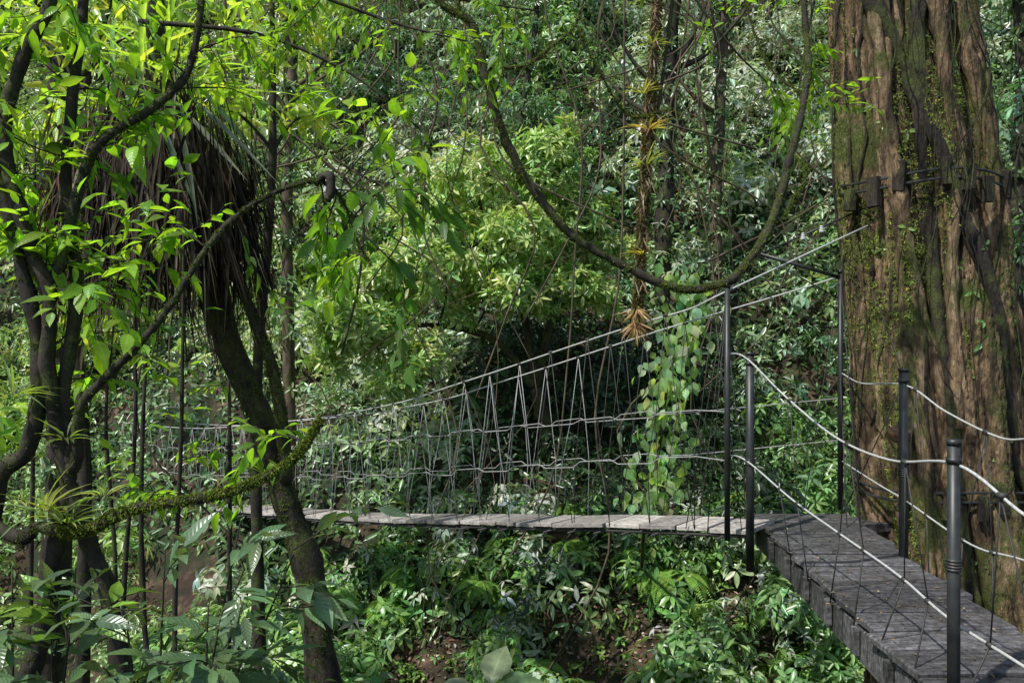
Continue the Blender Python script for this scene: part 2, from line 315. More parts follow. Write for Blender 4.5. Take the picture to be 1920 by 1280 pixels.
mb.obj('trunk',[M_bark],bt); lv.obj('crown',M_leaf_far,bt)
# ---------------------------------------------------------------- strangler fig
ft=empty('strangler_fig_tree')
AZ=[-7,-4.5,-3.2,-1.6,1.5,4,8,13]; AX=[5.45,5.4,5.3,5.02,4.76,4.5,4.3,4.1]; AR=[1.6,1.14,1.0,.88,.80,.70,.62,.55]
axx=lambda z:np.interp(z,AZ,AX)+.03*np.sin(np.asarray(z)*1.3); arr=lambda z:np.interp(z,AZ,AR)
def rid(x,p=.55): return np.abs(np.sin(x))**p
def figr(th,z):
    w=.5*np.sin(z*.45+1)+.22*np.sin(z*.9+th*1.0)+.10*np.sin(z*2.1+th*2)
    r=arr(z)*(.50+.38*rid(th*3.5+w,.42)+.16*rid(th*6.5-1.3*w+1+.15*z)+.06*rid(th*11+1.6*w+.2*z)+.035*rid(th*19-1.2*w+.4*z)+.03*np.sin(z*1.4+th*4))
    return r
nth,nz=400,560; th=np.linspace(0,2*np.pi,nth,endpoint=False); zz=np.linspace(-7,13,nz); TH,Z=np.meshgrid(th,zz); R=figr(TH,Z)
R=R+.012*np.sin(TH*23+5*np.sin(Z*2))*np.sin(Z*9+3*np.sin(TH*9))+.008*rng.normal(0,1,R.shape)
nv=np.stack([axx(Z)+R*np.cos(TH),9.35+.06*np.sin(Z)+R*.95*np.sin(TH),Z],-1).reshape(-1,3)
mb=MB(); mb.add(nv,[(i*nth+j,i*nth+(j+1)%nth,(i+1)*nth+(j+1)%nth,(i+1)*nth+j) for i in range(nz-1) for j in range(nth)])
mb.obj('trunk',[M_fig],ft)
mb=MB(); lvm=Leaves(); lvf=Leaves()
for k in range(40):
    a0=random.uniform(2.3,6.6) if k<34 else random.uniform(0,6.28); rr=random.choice([.01,.014,.02,.035,.055,.085]); drift=random.uniform(-.07,.07)
    z0=random.uniform(3,12); z1=random.choice([-6.6,-6.6,-3,-1,.5])
    if k%6==0: drift=random.choice([-.3,.3])
    zs=np.arange(z0,z1,-.16); P=[]; a=a0
    for q,z in enumerate(zs):
        a+=drift*.16+.03*math.sin(z*1.1+k)*.5+.03*noise.noise(Vector((z*1.3,k*3.7,0)))
        r=float(figr(a,z)); r=max(r,float(arr(z))*.84); out=rr*.15+(.04*abs(noise.noise(Vector((z*.8,k,4)))) if rr<.03 else 0)
        P.append((float(axx(z))+(r+out)*math.cos(a),9.35+.06*math.sin(z)+(r+out)*.95*math.sin(a),z,rr*(1-.25*q/len(zs))*(1+.3*noise.noise(Vector((z*1.5,k,9))))))
    P=np.array(P); tube(mb,P,10,0 if (rr>.03 and k%3) else 1,.3,k)
for k in range(14):
    x=random.uniform(3.9,5.6); y=8.3+random.uniform(-.1,.2); z0=6; z1=random.uniform(-1.5,2.5)
    P=[(x+.12*noise.noise(Vector((z*.9,k,2)))*3,y+.05*math.sin(z+k),z) for z in np.arange(z0,z1,-.4)]
    S=spline(P,3); tube(mb,np.hstack([S,np.full((len(S),1),random.choice([.005,.008]))]),5,1)
mb.obj('aerial_roots',[M_fig,M_figd],ft)
n=42000; a=rng.uniform(2.2,6.9,n); z=rng.uniform(-5,6.5,n); nzv=np.array([noise.fractal(Vector((float(p)*1.5,float(q)*.6,2)),.6,2.2,4)+(.12 if p<4.1 else 0) for p,q in zip(a,z)])
keep=nzv>.08; a=a[keep];z=z[keep]; r=figr(a,z)
P=np.stack([axx(z)+r*np.cos(a),9.35+r*.95*np.sin(a),z],1); N_=np.stack([np.cos(a),np.sin(a),0*a+.1],1)
rosettes(lvm,P,N_,3,.030,.4,(.15,.19,.045),(.2,1),.3,v=.4)
n=90; a=rng.uniform(2.2,6.9,n); z=rng.uniform(-4,6,n); r=figr(a,z)
P=np.stack([axx(z)+r*np.cos(a),9.35+r*.95*np.sin(a),z],1); N_=np.stack([np.cos(a),np.sin(a),0*a+.1],1)
rosettes(lvf,P,N_,3,.10,.5,(.15,.26,.06),(.1,.7),.5)
lvm.obj('moss',M_moss,ft); lvf.obj('epiphyte_leaves',M_leaf_far,ft)
mb=MB()
for zc,a_s in ((1.72,np.linspace(3.4,6.2,9)),(-1.72,np.linspace(3.9,6.3,8))):
    P=[]
    for a in np.linspace(0,2*math.pi,49): 
        r=float(arr(zc))*1.10; P.append((float(axx(zc))+r*math.cos(a),9.35+r*.95*math.sin(a),zc+.03*math.sin(3*a),.015))
    tube(mb,P,6,1)
    P=np.array(P); P[:,2]+=.1; tube(mb,P,6,1)
    for a in a_s:
        a+=random.uniform(-.12,.12); r=float(arr(zc))*1.10; d=V3(math.cos(a),math.sin(a)*.95,0); t=V3(-math.sin(a),math.cos(a),0)
        h=random.uniform(.10,.18); box(mb,V3(float(axx(zc)),9.35,zc+random.uniform(-.12,.12))+d*(r+.02),t*random.uniform(.04,.065)+V3(0,0,random.uniform(-.01,.01)),nrm(d)*.04,V3(0,0,h)+t*random.uniform(-.025,.025),0)
mb.obj('clamp_collar',[M_figd,M_steel],ft,False)
mb=MB(); vs=[];fs=[]
for i in range(17):
    for j in range(20):
        u=math.pi*i/16; a=2*math.pi*j/20; r=.115*math.sin(u)*(1+.06*math.sin(3*a)+.12*math.cos(u)+.05*math.sin(7*u+a)); vs.append((4.18+r*math.cos(a)*1.15,8.62+r*math.sin(a),-1.0+.10*math.cos(u)))
fs=[(i*20+j,i*20+(j+1)%20,(i+1)*20+(j+1)%20,(i+1)*20+j) for i in range(16) for j in range(20)]
mb.add(vs,fs); rod(mb,(4.18,8.62,-.92),(4.3,8.75,-.7),.012); mb.obj('insect_nest',[M_nest])
# ---------------------------------------------------------------- suspension bridge
sb=empty('suspension_bridge'); mb=MB()
seglen=np.concatenate([[0],np.cumsum(np.linalg.norm(np.diff(BR,axis=0),axis=1))]); tot=seglen[-1]
def at(s): return np.array([np.interp(s,seglen,BR[:,i]) for i in range(3)])
def tan(s): return nrm(at(min(s+.1,tot))-at(max(s-.1,0)))
WD=.62
def side(s,w): 
    t=tan(s); n_=nrm(V3(-t[1],t[0],0)); 
    if n_[1]<0:n_=-n_
    return at(s)+n_*w
s=.0
while s<tot-.1:
    t=tan(s); n_=nrm(V3(-t[1],t[0],0)); n_=n_ if n_[1]>0 else -n_; up=nrm(np.cross(t,n_)); up=up if up[2]>0 else -up
    w=random.uniform(.3,.5)
    box(mb,side(s+w/2,WD/2+random.uniform(-.02,.02))+up*random.uniform(-.012,.012),t*(w/2-.006)+up*random.uniform(-.006,.006),n_*(WD/2+random.uniform(0,.03)),up*.026,0); s+=w+.008
mb.obj('deck_planks',[M_deck],sb,False)
mb=MB()
for w in(.04,WD-.04):
    P=np.array([(*(side(q,w)-V3(0,0,.06)),.022) for q in np.linspace(0,tot,60)]); tube(mb,P,6)
s=.3
while s<tot:
    a=side(s,-.12)-V3(0,0,.07); b=side(s,WD+.12)-V3(0,0,.07); rod(mb,a,b,.014)
    rod(mb,side(s,0)-V3(0,0,.05),side(s+.1,-.05)-V3(0,0,.17),.007); s+=.4
mb.obj('deck_bearers',[M_roped],sb)
cpt=[(0,2.47),(1.4,2.3),(3.4,2.06),(5.6,1.82),(7.5,1.75),(12.5,1.72),(tot,1.8)]
ch=lambda s: float(np.interp(s,[c[0] for c in cpt],[c[1] for c in cpt]))
front_post=V3(2.22,8.25,0); back_post=V3(3.92,9.55,0)
def line(w,hf,step=.3):
    return [side(q,w)+V3(0,0,hf(q)) for q in np.arange(0,tot,step)]
mc=MB(); rp=MB(); hg=MB(); kn=MB()
def wrap(p,d,r=.016,l=.03): rod(kn,p-nrm(d)*l,p+nrm(d)*l,r,0,6)
for fi,w in enumerate((-.1,WD+.12)):
    anchors=[V3(4.0,9.0,1.3),V3(2.22,8.25,.52)] if fi==0 else [V3(4.1,9.25,.98),V3(3.92,9.55,.78)]
    main=line(w,ch,.6)
    if fi==1: main=main[1:]
    S=spline(anchors+main[1:],4); tube(mc,np.hstack([S,np.full((len(S),1),.0098)]),6)
    def hr(q,h): return (h*(ch(q)/1.9)**.3 if h<1 else min(h,ch(q)-.25))
    SP=.56; off0=.35+.28*fi
    for h in (1.27,.72):
        P=[]; q=0; i=0
        while q<tot:
            st_=.03*(1 if i%2 else -1)+random.uniform(-.012,.012); P.append(side(q,w)+V3(0,0,hr(q,h)+st_)); P.append(side(q+SP*.8,w)+V3(0,0,hr(q,h)+st_*.8)); q+=SP; i+=1
        if fi==1: P=[V3(3.92,9.55,P[0][2]+.05)]+P[4:]
        else: P=[V3(2.22,8.25,P[0][2])]+P[2:]
        P=np.array(P); tube(rp,np.hstack([P,np.full((len(P),1),.006)]),5)
    q=off0
    while q<tot-.3:
        c=side(q,w); c=c+V3(0,0,ch(q))
        j=np.argmin(np.linalg.norm(S[:,:2]-c[:2],axis=1)); c[2]=S[j,2]
        for sg in(-1,1):
            j1,j2,j3=rng.uniform(-.03,.03,3)
            qa=q+sg*.13+j1; qb=q+sg*.22+j2; qc=q+sg*.28+j3
            p1=side(qa,w)+V3(0,0,hr(qa,1.27)+j1); p2=side(qb,w*.95)+V3(0,0,hr(qb,.72)+j2); p3=side(qc,0.0 if fi==0 else WD)
            tube(hg,np.array([(*c,.005),(*p1,.005),(*p2,.005),(*p3,.005)]),5,1 if (q>2.6) else 0)
            wrap(p2,tan(q),.010,.014)
            if q<9: wrap(p1,tan(q),.010,.014)
        wrap(c,tan(q)); q+=SP+random.uniform(-.04,.04)
mc.obj('main_cables',[M_rope],sb); rp.obj('guard_ropes',[M_ropem],sb,False); hg.obj('hanger_ropes',[M_roped,M_ropem],sb); kn.obj('rope_wraps',[M_roped],sb)
mb=MB()
for p,zb,zt,r in ((front_post,-2.05,.56,.03),(back_post,-2.0,.82,.032)):
    rod(mb,V3(p[0],p[1],zb),V3(p[0],p[1],zt),r,0,12); rod(mb,V3(p[0],p[1],zt),V3(p[0],p[1],zt+.03),r*1.3,0,12)
rod(mb,(3.92,9.55,.76),(2.98,9.6,1.05),.022,0,8); rod(mb,(3.92,9.55,.5),(3.0,9.6,1.02),.008,0,6)
rod(mb,(2.98,9.6,1.05),(2.22,8.25,.5),.012,0,6); rod(mb,(2.98,9.6,1.05),(4.1,9.2,1.55),.012,0,6)
mb.obj('portal_posts',[M_steel],sb)
mb=MB()
for p in ((3.42,9.4,1.2),(3.6,9.3,1.27)):
    for k in range(4): rod(mb,V3(*p)+V3(0,0,.02*k),V3(*p)+V3(0,0,.02*k+.012),.03-.004*k,0,10)
mb.obj('insulators',[M_white],sb)
# ---------------------------------------------------------------- walkway
ww=empty('wooden_walkway'); mb=MB()
xl=lambda y: 2.50+(y-5.36)*.078; xr=lambda y: 3.47+(y-5.36)*.09
y=1.0; DZ=-2.0
while y<9.25:
    w=random.uniform(.34,.5); w=min(w,9.3-y)
    if w<.1:break
    yc=y+w/2; a=V3(xl(yc)-random.uniform(0,.05),yc,0); b=V3(xr(yc)+random.uniform(0,.07)+(.06 if yc>8 else 0),yc+.02,0)
    d=(b-a)/2; c=(a+b)/2+V3(0,0,DZ-.028+random.uniform(-.014,.014)); box(mb,c,d+V3(0,0,random.uniform(-.010,.010)),nrm(V3(-d[1],d[0],0))*(w/2-.018)+V3(0,0,random.uniform(-.006,.006)),V3(random.uniform(-.003,.003),0,.030),0,.012); y+=w
mb.obj('planks',[M_plank],ww,False)
mb=MB()
for f,sgn in((xl,-1),(xr,1)):
    y=1.0
    while y<9.2:
        y2=min(y+1.3,9.25); a=V3(f(y)+.03*-sgn,y+.006,DZ-.2);b=V3(f(y2)+.03*-sgn,y2-.006,DZ-.2); d=(b-a)/2
        box(mb,(a+b)/2+V3(0,0,random.uniform(-.008,.008)-.01),nrm(V3(d[1],-d[0],0))*.03,d,V3(0,0,.125),0,.006); y+=1.3
    for y in np.arange(1.5,9.2,.62):
        box(mb,(f(y)+.035*sgn,y,DZ-.18),(.018,0,0),(0,.035,0),(0,0,.10),0,.004)
for y in np.arange(1.3,9.2,.9): box(mb,((xl(y)+xr(y))/2,y,DZ-.15),((xr(y)-xl(y))/2-.08,0,0),(0,.04,0),(0,0,.07),0)
rod(mb,(3.6,8.6,-2.3),(4.6,9.0,-3.2),.06,0,8); rod(mb,(2.9,9.1,-2.3),(4.4,9.4,-3.2),.06,0,8)
box(mb,(3.98,9.25,-2.12),(.42,.1,0),(-.05,.18,0),(0,0,.05),0)
mb.obj('beams',[M_plank],ww,False)
lf=Leaves(); n=260; x=rng.uniform(2.4,3.6,n); y=rng.uniform(3.2,9.2,n); D=rng.normal(0,1,(n,3))*V3(1,1,.15); lf.add(np.stack([x,y,np.full(n,-1.975)],1),D,V3(0,0,1)+rng.normal(0,.2,(n,3)),rng.uniform(.015,.05,n),.018,varcol((.16,.12,.06),n,.5),.1); lf.obj('leaf_litter',M_dead,ww)
mb=MB()
posts={'a':(2.44,8.2,-.14,.042),'b':(3.67,7.5,-.28,.042),'c':(2.44,4.42,-.57,.034)}
for k,(x,y,zt,r) in posts.items():
    rod(mb,(x,y,-2.35),(x,y,zt),r,0,14); rod(mb,(x,y,zt),(x,y,zt+.03),r*1.15,0,14); rod(mb,(x,y,zt-.1),(x,y,zt-.07),r*1.2,0,14)
    for q in range(4): rod(mb,(x,y,-1.2-.017*q),(x,y,-1.212-.017*q),r*1.2,0,12)
rod(mb,(3.42,3.0,-2.35),(3.42,3.0,-.6),.034,0,14); rod(mb,(2.3,1.6,-2.35),(2.3,1.6,-.6),.034,0,14)
mb.obj('posts',[M_steel],ww)
rp=MB(); kn=MB(); hg=MB()
def rope(P,r,mb_=rp,mat=0):
    S=spline(P,8); tube(mb_,np.hstack([S,np.full((len(S),1),r)]),7,mat); return S
LU=rope([(2.22,8.25,-.12),(2.40,8.2,-.17),(2.52,7.4,-.5),(2.58,6.4,-.76),(2.55,5.4,-.80),(2.46,4.42,-.68),(2.52,3.9,-.86),(2.5,3.2,-.95),(2.42,2.4,-.85),(2.3,1.6,-.68)],.009)
LLo=rope([(2.2,8.25,-1.16),(2.40,8.2,-1.22),(2.52,7.2,-1.42),(2.57,6.4,-1.50),(2.6,5.4,-1.57),(2.56,4.7,-1.62),(2.57,4.0,-1.63),(2.5,2.8,-1.6),(2.3,1.6,-1.5)],.009)
RU=rope([(3.92,9.5,-.38),(3.85,8.8,-.46),(3.69,7.5,-.41),(3.68,6.8,-.59),(3.66,6.0,-.72),(3.6,5.4,-.67),(3.5,4.2,-.72),(3.42,3.0,-.66)],.008)
RLo=rope([(3.92,9.5,-1.42),(3.8,8.3,-1.48),(3.69,7.5,-1.49),(3.62,6.3,-1.6),(3.58,5.4,-1.52),(3.42,3.0,-1.45)],.008)
for UP,LOW,f,sg in((LU,LLo,xl,-1),(RU,RLo,xr,1)):
    for i,y in enumerate(np.arange(2.0,8.0,1.05)):
        j=np.argmin(abs(UP[:,1]-y)); u=UP[j]
        for dy in(-.28,.26):
            yy=u[1]+dy; j2=np.argmin(abs(LOW[:,1]-(u[1]+dy*.7))); l=LOW[j2]; 
            rod(hg,u,l,.0045,0,5); e=V3(f(yy)+.035*sg,yy,-2.1); rod(hg,l,e,.006,0,5)
            rod(kn,l-V3(0,.02,0),l+V3(0,.02,0),.017,0,7)
        rod(kn,u-V3(0,.03,0),u+V3(0,.03,0),.018,0,7)
for a,b in (((2.44,8.2,-.2),(3.92,9.5,-1.4)),((3.92,9.55,-.4),(2.9,9.6,-1.9)),((3.92,9.55,.7),(2.4,8.3,-.2)),((3.92,9.55,-.4),(3.6,8.6,-2.0)),((4.1,9.1,.6),(3.69,7.5,-.35)),((3.69,7.5,-.35),(3.9,9.4,-2.0)),((2.22,8.25,.5),(1.9,8.75,-2.05)),((2.22,8.25,.5),(2.1,8.6,-2.05)),((3.92,9.55,.78),(3.75,8.6,-2.0)),((3.92,9.55,.78),(3.5,9.6,-2.0))):
    rod(hg,a,b,.006,0,5)
rp.obj('guard_ropes',[M_rope],ww); hg.obj('hanger_ropes',[M_roped],ww); kn.obj('rope_knots',[M_roped],ww)
# ---------------------------------------------------------------- mossy tubes helper
def fuzz(LV,S,R,n,col=(.075,.10,.02),L=.022,up=.4):
    i=rng.uniform(0,len(S)-1.001,n); k=i.astype(int); f=(i-k)[:,None]; P=S[k]*(1-f)+S[k+1]*f; T_=nrm(S[k+1]-S[k]); rr=R[k][:,None]
    D=rng.normal(0,1,(n,3)); D[:,2]+=up; D=nrm(D-T_*np.sum(D*T_,1,keepdims=True))
    rosettes(LV,P+D*rr*.9,D,3,L,.35,V3(*col)*1.35,(.3,1.1),.35,v=.35)
def rtube(mb,pts,r,sides=9,lump=.2,seg=7,mat=0):
    S=spline(pts,seg); R=np.interp(np.linspace(0,1,len(S)),np.linspace(0,1,len(r)),r); tube(mb,np.hstack([S,R[:,None]]),sides,mat,lump); return S,R
def straps(LV,c,n,L,W,col,up=.5,bend=.5,spread=1.0):
    D=rng.normal(0,1,(n,3)); D[:,2]=np.abs(D[:,2])*.6+up; D=nrm(D*V3(spread,spread,1)); U=V3(0,0,1)-D*D[:,2:3]+rng.normal(0,.1,(n,3))
    l=L*rng.uniform(.6,1.15,n); LV.add(np.asarray(c,float)+D*.03,D,U,l,W*rng.uniform(.7,1.2,n),varcol(col,n,.25),bend*rng.uniform(.4,1.4,n),.25,True)
# ---------------------------------------------------------------- hanging liana
hl=empty('hanging_liana'); mb=MB(); lm=Leaves()
LP=[(-.64,6,2.72),(-.52,6,2.52),(-.32,6,2.4),(-.26,6,2.24),(-.18,6,1.92),(-.08,6.05,1.6),(.06,6.1,1.32),(.28,6.1,1.0),(.52,6.1,.76),(.88,6.1,.56),(1.2,6.1,.42),(1.44,6.1,.4),(1.68,6.1,.48),(1.88,6.15,.7),(2.04,6.2,1.0),(2.2,6.3,1.48),(2.34,6.4,1.96),(2.4,6.5,2.36),(2.36,6.6,3.4)]
S,R=rtube(mb,LP,[.024,.028,.032,.032,.03,.03,.034,.032,.028,.028],9,.3,7); fuzz(lm,S,R,3000,L=.018)
for P,r in (([(-.32,6,2.4),(-.4,6,2.5),(-.34,6,2.9)],.014),([(-.2,6,2.05),(.1,6.1,2.1),(.3,6.2,2.28),(.5,6.3,2.5),(.62,6.3,2.9)],.012),([(.5,6.3,2.5),(.7,6.3,2.1),(.95,6.4,1.8),(1.3,6.5,1.9)],.008),([(2.2,6.3,1.48),(2.28,6.2,1.3),(2.1,6.2,.95)],.008),([(2.34,6.4,1.96),(2.1,6.6,2.3),(1.9,6.7,3.0)],.010)):
    S,R=rtube(mb,P,[r,r*.7],6,.2); fuzz(lm,S,R,260)
mb.obj('stem',[M_barkd],hl); lm.obj('moss',M_moss,hl)
el=empty('epiphyte_liana'); mb=MB(); lm=Leaves(); ls=Leaves(); ld=Leaves()
EP=[(1.68,9,4.6),(1.6,9,3.24),(1.53,9,2.28),(1.47,9,1.44),(1.44,9,.72),(1.4,9,.3)]
S,R=rtube(mb,EP,[.05,.05,.045,.03],8,.4,10); fuzz(lm,S,R,1800,(.09,.08,.03),.05)
rtube(mb,[(1.9,9.1,4.6),(1.78,9.1,3.5),(1.62,9.1,2.4),(1.5,9.05,1.8)],[.02,.02],6)
for c,n,L,col in (((1.53,8.95,2.35),34,.3,(.32,.26,.11)),((1.5,8.95,1.95),26,.26,(.26,.3,.12)),((1.47,8.95,2.75),24,.24,(.28,.27,.11)),((1.56,8.95,3.3),18,.2,(.2,.25,.08)),((1.46,8.95,.95),18,.22,(.34,.27,.09))): straps(ls,c,n,L,.024,col)
for c in ((1.4,8.98,.38),(1.38,8.97,.22)):
    n=90; D=rng.normal(0,.5,(n,3)); D[:,2]=-rng.uniform(.2,1.2,n); ld.add(np.tile(V3(*c),(n,1)),D,rng.normal(0,1,(n,3)),rng.uniform(.12,.3,n),.013,varcol((.45,.29,.14),n,.35),.2,.1,True)
n=260; zz_=rng.uniform(.6,3.9,n); P=np.stack([np.interp(zz_,[.3,4.6],[1.4,1.68]),np.full(n,8.97),zz_],1)+rng.normal(0,.03,(n,3)); D=rng.normal(0,.4,(n,3)); D[:,2]=-1
ld.add(P,D,rng.normal(0,1,(n,3)),rng.uniform(.08,.24,n),.014,varcol((.27,.2,.13),n,.35),.2,.1,True)
mb.obj('stem',[M_barkl],el); lm.obj('moss',M_moss,el); ls.obj('bromeliads',M_leaf_near,el); ld.obj('dead_leaves',M_dead,el)
# heart leaf climber
hc=empty('climbing_vine'); mb=MB(); lv=Leaves()
S,R=rtube(mb,[(2.35,11.2,1.0),(2.4,11.1,.3),(2.15,11,-.5),(2.05,11,-1.3),(1.9,11.1,-2.3),(2.0,12.2,-3.0),(2.2,13.6,g(2.2,13.6))],[.02,.03],7)
n=380; k=rng.integers(0,len(S)-14,n); P=S[k]+rng.normal(0,1,(n,3))*V3(.2,.14,.12); D=rng.normal(0,.5,(n,3)); D[:,2]=-1; U=rng.normal(0,.45,(n,3))+V3(-.2,-.7,.7)
l=rng.uniform(.10,.24,n); lv.add(P,D,U,l,l*.68,varcol((.30,.44,.24),n,.25),.25,.12,True)
mb.obj('stem',[M_barkd],hc); lv.obj('leaves',M_leaf_near,hc)
# ---------------------------------------------------------------- near mossy tree (left)
mt=empty('mossy_tree'); mb=MB(); lm=Leaves(); lf=Leaves()
def Yv(pts,y0=4.5): return [(p[0],y0+(p[2] if len(p)>2 else 0),p[1]) for p in pts]
stems=[
 (Yv([(-2.5,3.4),(-2.55,2.5),(-2.60,1.92),(-2.75,1.6),(-2.85,1.23),(-2.82,.93),(-2.70,.51),(-2.6,.24),(-2.61,-.18),(-2.52,-.69),(-2.4,-1.08),(-2.25,-1.53),(-2.15,-2.6),(-2.2,-4.6)]),[.03,.035,.04,.042,.045,.05,.06]),
 (Yv([(-2.6,.24),(-2.55,.51,.05),(-2.49,.87,.1),(-2.37,1.14,.1),(-2.1,1.35,.15),(-1.89,1.62,.2),(-1.8,2.2,.2)]),[.035,.026,.02]),
 (Yv([(-2.52,-.75),(-2.43,-.66,-.03),(-2.37,-.36,-.1),(-2.1,-.09,-.15),(-1.89,.15,-.15),(-1.68,.51,-.1),(-1.53,.72),(-1.29,.87,.05),(-1.08,.915,.1),(-.96,.78,.1),(-.9,.6,.1),(-.81,.435,.1)]),[.04,.028,.02,.015,.012,.007,.004]),
 (Yv([(-3.0,-1.0),(-2.7,-1.08,-.1),(-2.61,-1.02,-.1),(-2.34,-1.035,-.15),(-2.04,-.9,-.2),(-1.53,-.81,-.2),(-1.2,-.645,-.15),(-1.05,-.42,-.1)]),[.04,.032,.028,.022,.012]),
 (Yv([(-2.9,-4.5),(-2.75,-2.2),(-2.66,-1.7),(-2.55,-1.08),(-2.49,-.78),(-2.55,-.3,.05),(-2.5,.3,.1),(-2.62,1.0,.2),(-2.55,2.2,.3),(-2.5,3.2,.3)]),[.07,.05,.04,.032,.03]),
 (Yv([(-3.05,-4.2),(-2.95,-1.1),(-2.72,-.6),(-2.66,-.1),(-2.8,.6),(-3.0,1.4),(-3.1,3)]),[.06,.045,.038,.04]),
]
allS=[]
for P,r in stems:
    S,R=rtube(mb,P,r,10,.22,7,1); fuzz(lm,S,R,700,(.05,.07,.015),.018); allS.append((S,R))
S,R=allS[3]; fuzz(lm,S[18:],R[18:],1800,(.09,.12,.02),.022)
rtube(mb,Yv([(-1.13,.9,.1),(-1.07,.95,.08),(-1.03,.93,.05),(-1.03,.84,.04),(-1.05,.8,.03)]),[.015,.026,.026,.018],8,.3,4,1)
def twigs(mb,LV,p,d,length,r,leafL,col,n=7,depth=1,wid=.38,droop=.5,detail=True):
    P=[np.array(p,float)]; d=nrm(d)
    for i in range(n):
        d=nrm(d+rng.normal(0,.22,3)+V3(0,0,-.06)); P.append(P[-1]+d*length/n)
        if depth>0 and i>0 and random.random()<.4:
            twigs(mb,LV,P[-1],d+rng.normal(0,.7,3),length*.55,r*.55,leafL,col,5,depth-1,wid,droop)
    P=np.array(P); tube(mb,np.hstack([P,np.linspace(r,.0018,len(P))[:,None]]),5,1)
    m=int(n*1.5); t=np.linspace(.15,1,m)*(len(P)-1.001); k=t.astype(int); f=(t-k)[:,None]; B=P[k]*(1-f)+P[k+1]*f; T_=nrm(P[k+1]-P[k])
    sd=nrm(np.cross(T_,V3(0,0,1)+rng.normal(0,.2,3)))*np.where(np.arange(m)%2,1,-1)[:,None]
    D=T_*.7+sd*.8+rng.normal(0,.3,(m,3))+V3(0,0,-droop)*rng.uniform(.0,1.3,(m,1)); D[-1]=T_[-1]+V3(0,0,-droop*.5)
    U=V3(0,0,1)+rng.normal(0,.35,(m,3)); l=leafL*rng.uniform(.5,1.2,m)
    LV.add(B+nrm(D)*.012,D,U,l,l*wid*rng.uniform(.85,1.15,m),varcol(col,m,.22,.10),rng.uniform(.1,.5,m),.12,detail)
YG=V3(.23,.40,.05); DG=V3(.10,.20,.045)
for si,cnt,lo in ((0,17,.0),(1,8,.2),(2,8,.25),(4,10,.5),(5,9,.5),(3,2,.5)):
    S,R=allS[si]
    for i in range(cnt):
        if si==0: k=random.randrange(0,int(len(S)*.6))
        else: k=random.randrange(int(len(S)*lo),len(S))
        d=V3(random.uniform(-.6,.8),random.uniform(-.2,1.0),random.uniform(-.3,.8))
        twigs(mb,lf,S[k],d,random.uniform(.4,.85),.006,random.uniform(.10,.18),YG if random.random()<.75 else DG,8,1,random.choice([.36,.42,.5]))
mb.obj('stems',[M_bark,M_barkd],mt); lm.obj('moss',M_moss,mt); lf.obj('leaves',M_leaf_near,mt,True)
ot=empty('overhanging_branches'); mb=MB(); lf=Leaves()
for P in ([(-3.0,5,3.2),(-1.8,5.2,2.5),(-.9,5.3,2.15),(-.3,5.2,1.95)],[(-2.8,6,2.4),(-1.9,6,2.3),(-1.2,6,2.0),(-.7,6.0,1.6)],[(-2.6,5.5,3.4),(-1.5,5.5,2.8),(-.6,5.6,2.45),(.2,5.7,2.35)],[(1.3,7,4),(1.5,7,3.2),(1.9,7,2.6),(2.3,7,2.2)],[(3.2,7.5,4.4),(2.9,7.4,3.6),(2.7,7.3,2.8),(2.6,7.3,2.2)]):
    S,R=rtube(mb,P,[.02,.012,.005],6,.1,7,1)
    for i in range(8):
        k=random.randrange(4,len(S)); twigs(mb,lf,S[k],V3(random.uniform(-.6,1),random.uniform(-.6,.6),random.uniform(-.6,.4)),random.uniform(.3,.6),.004,random.uniform(.08,.13),YG*.9,7,1)
mb.obj('stems',[M_bark,M_barkd],ot); lf.obj('leaves',M_leaf_near,ot,True)
for pts,cl in (([(-4.9,9,g(-4.9,9)-.2),(-4.8,9,-1.5),(-5.0,9,1.2),(-4.8,9,4.2)],[(-5.3,9,3.4,.8),(-4.0,9,3.6,.8),(-4.7,8.6,2.3,.7),(-5.5,9,1.3,.6),(-5.0,9.3,.2,.55),(-4.2,9.2,1.2,.45),(-5.6,9,-.9,.5)]),
               ([(-3.1,10,g(-3.1,10)-.2),(-3.2,10,-1),(-3.0,10,2),(-3.0,10,4.5)],[(-3.0,10,3.9,.8),(-2.3,10,4.4,.6),(-3.6,9.8,2.9,.6),(-2.6,10.2,2.9,.45)])):
    e=empty('understory_tree'); mb=MB(); lv=Leaves(); S,R=rtube(mb,pts,[.09,.06,.03],9,.15)
    for c in cl:
        k=np.argmin(abs(S[:,2]-(c[2]-.5))); rtube(mb,[S[k],(S[k]+V3(*c[:3]))/2+V3(0,0,.1),c[:3]],[.03,.01],6)
        P,N_=cluster_pts(c[:3],(c[3]*1.1,c[3],c[3]*.9),int(60*c[3]**2)+10,-.7,(.35,1.05)); rosettes(lv,P,N_,4,.2,.38,(.34,.5,.08),(-.1,.6),.4,.35,v=.25)
    mb.obj('trunk',[M_barkd],e); lv.obj('crown',M_leaf_near,e)
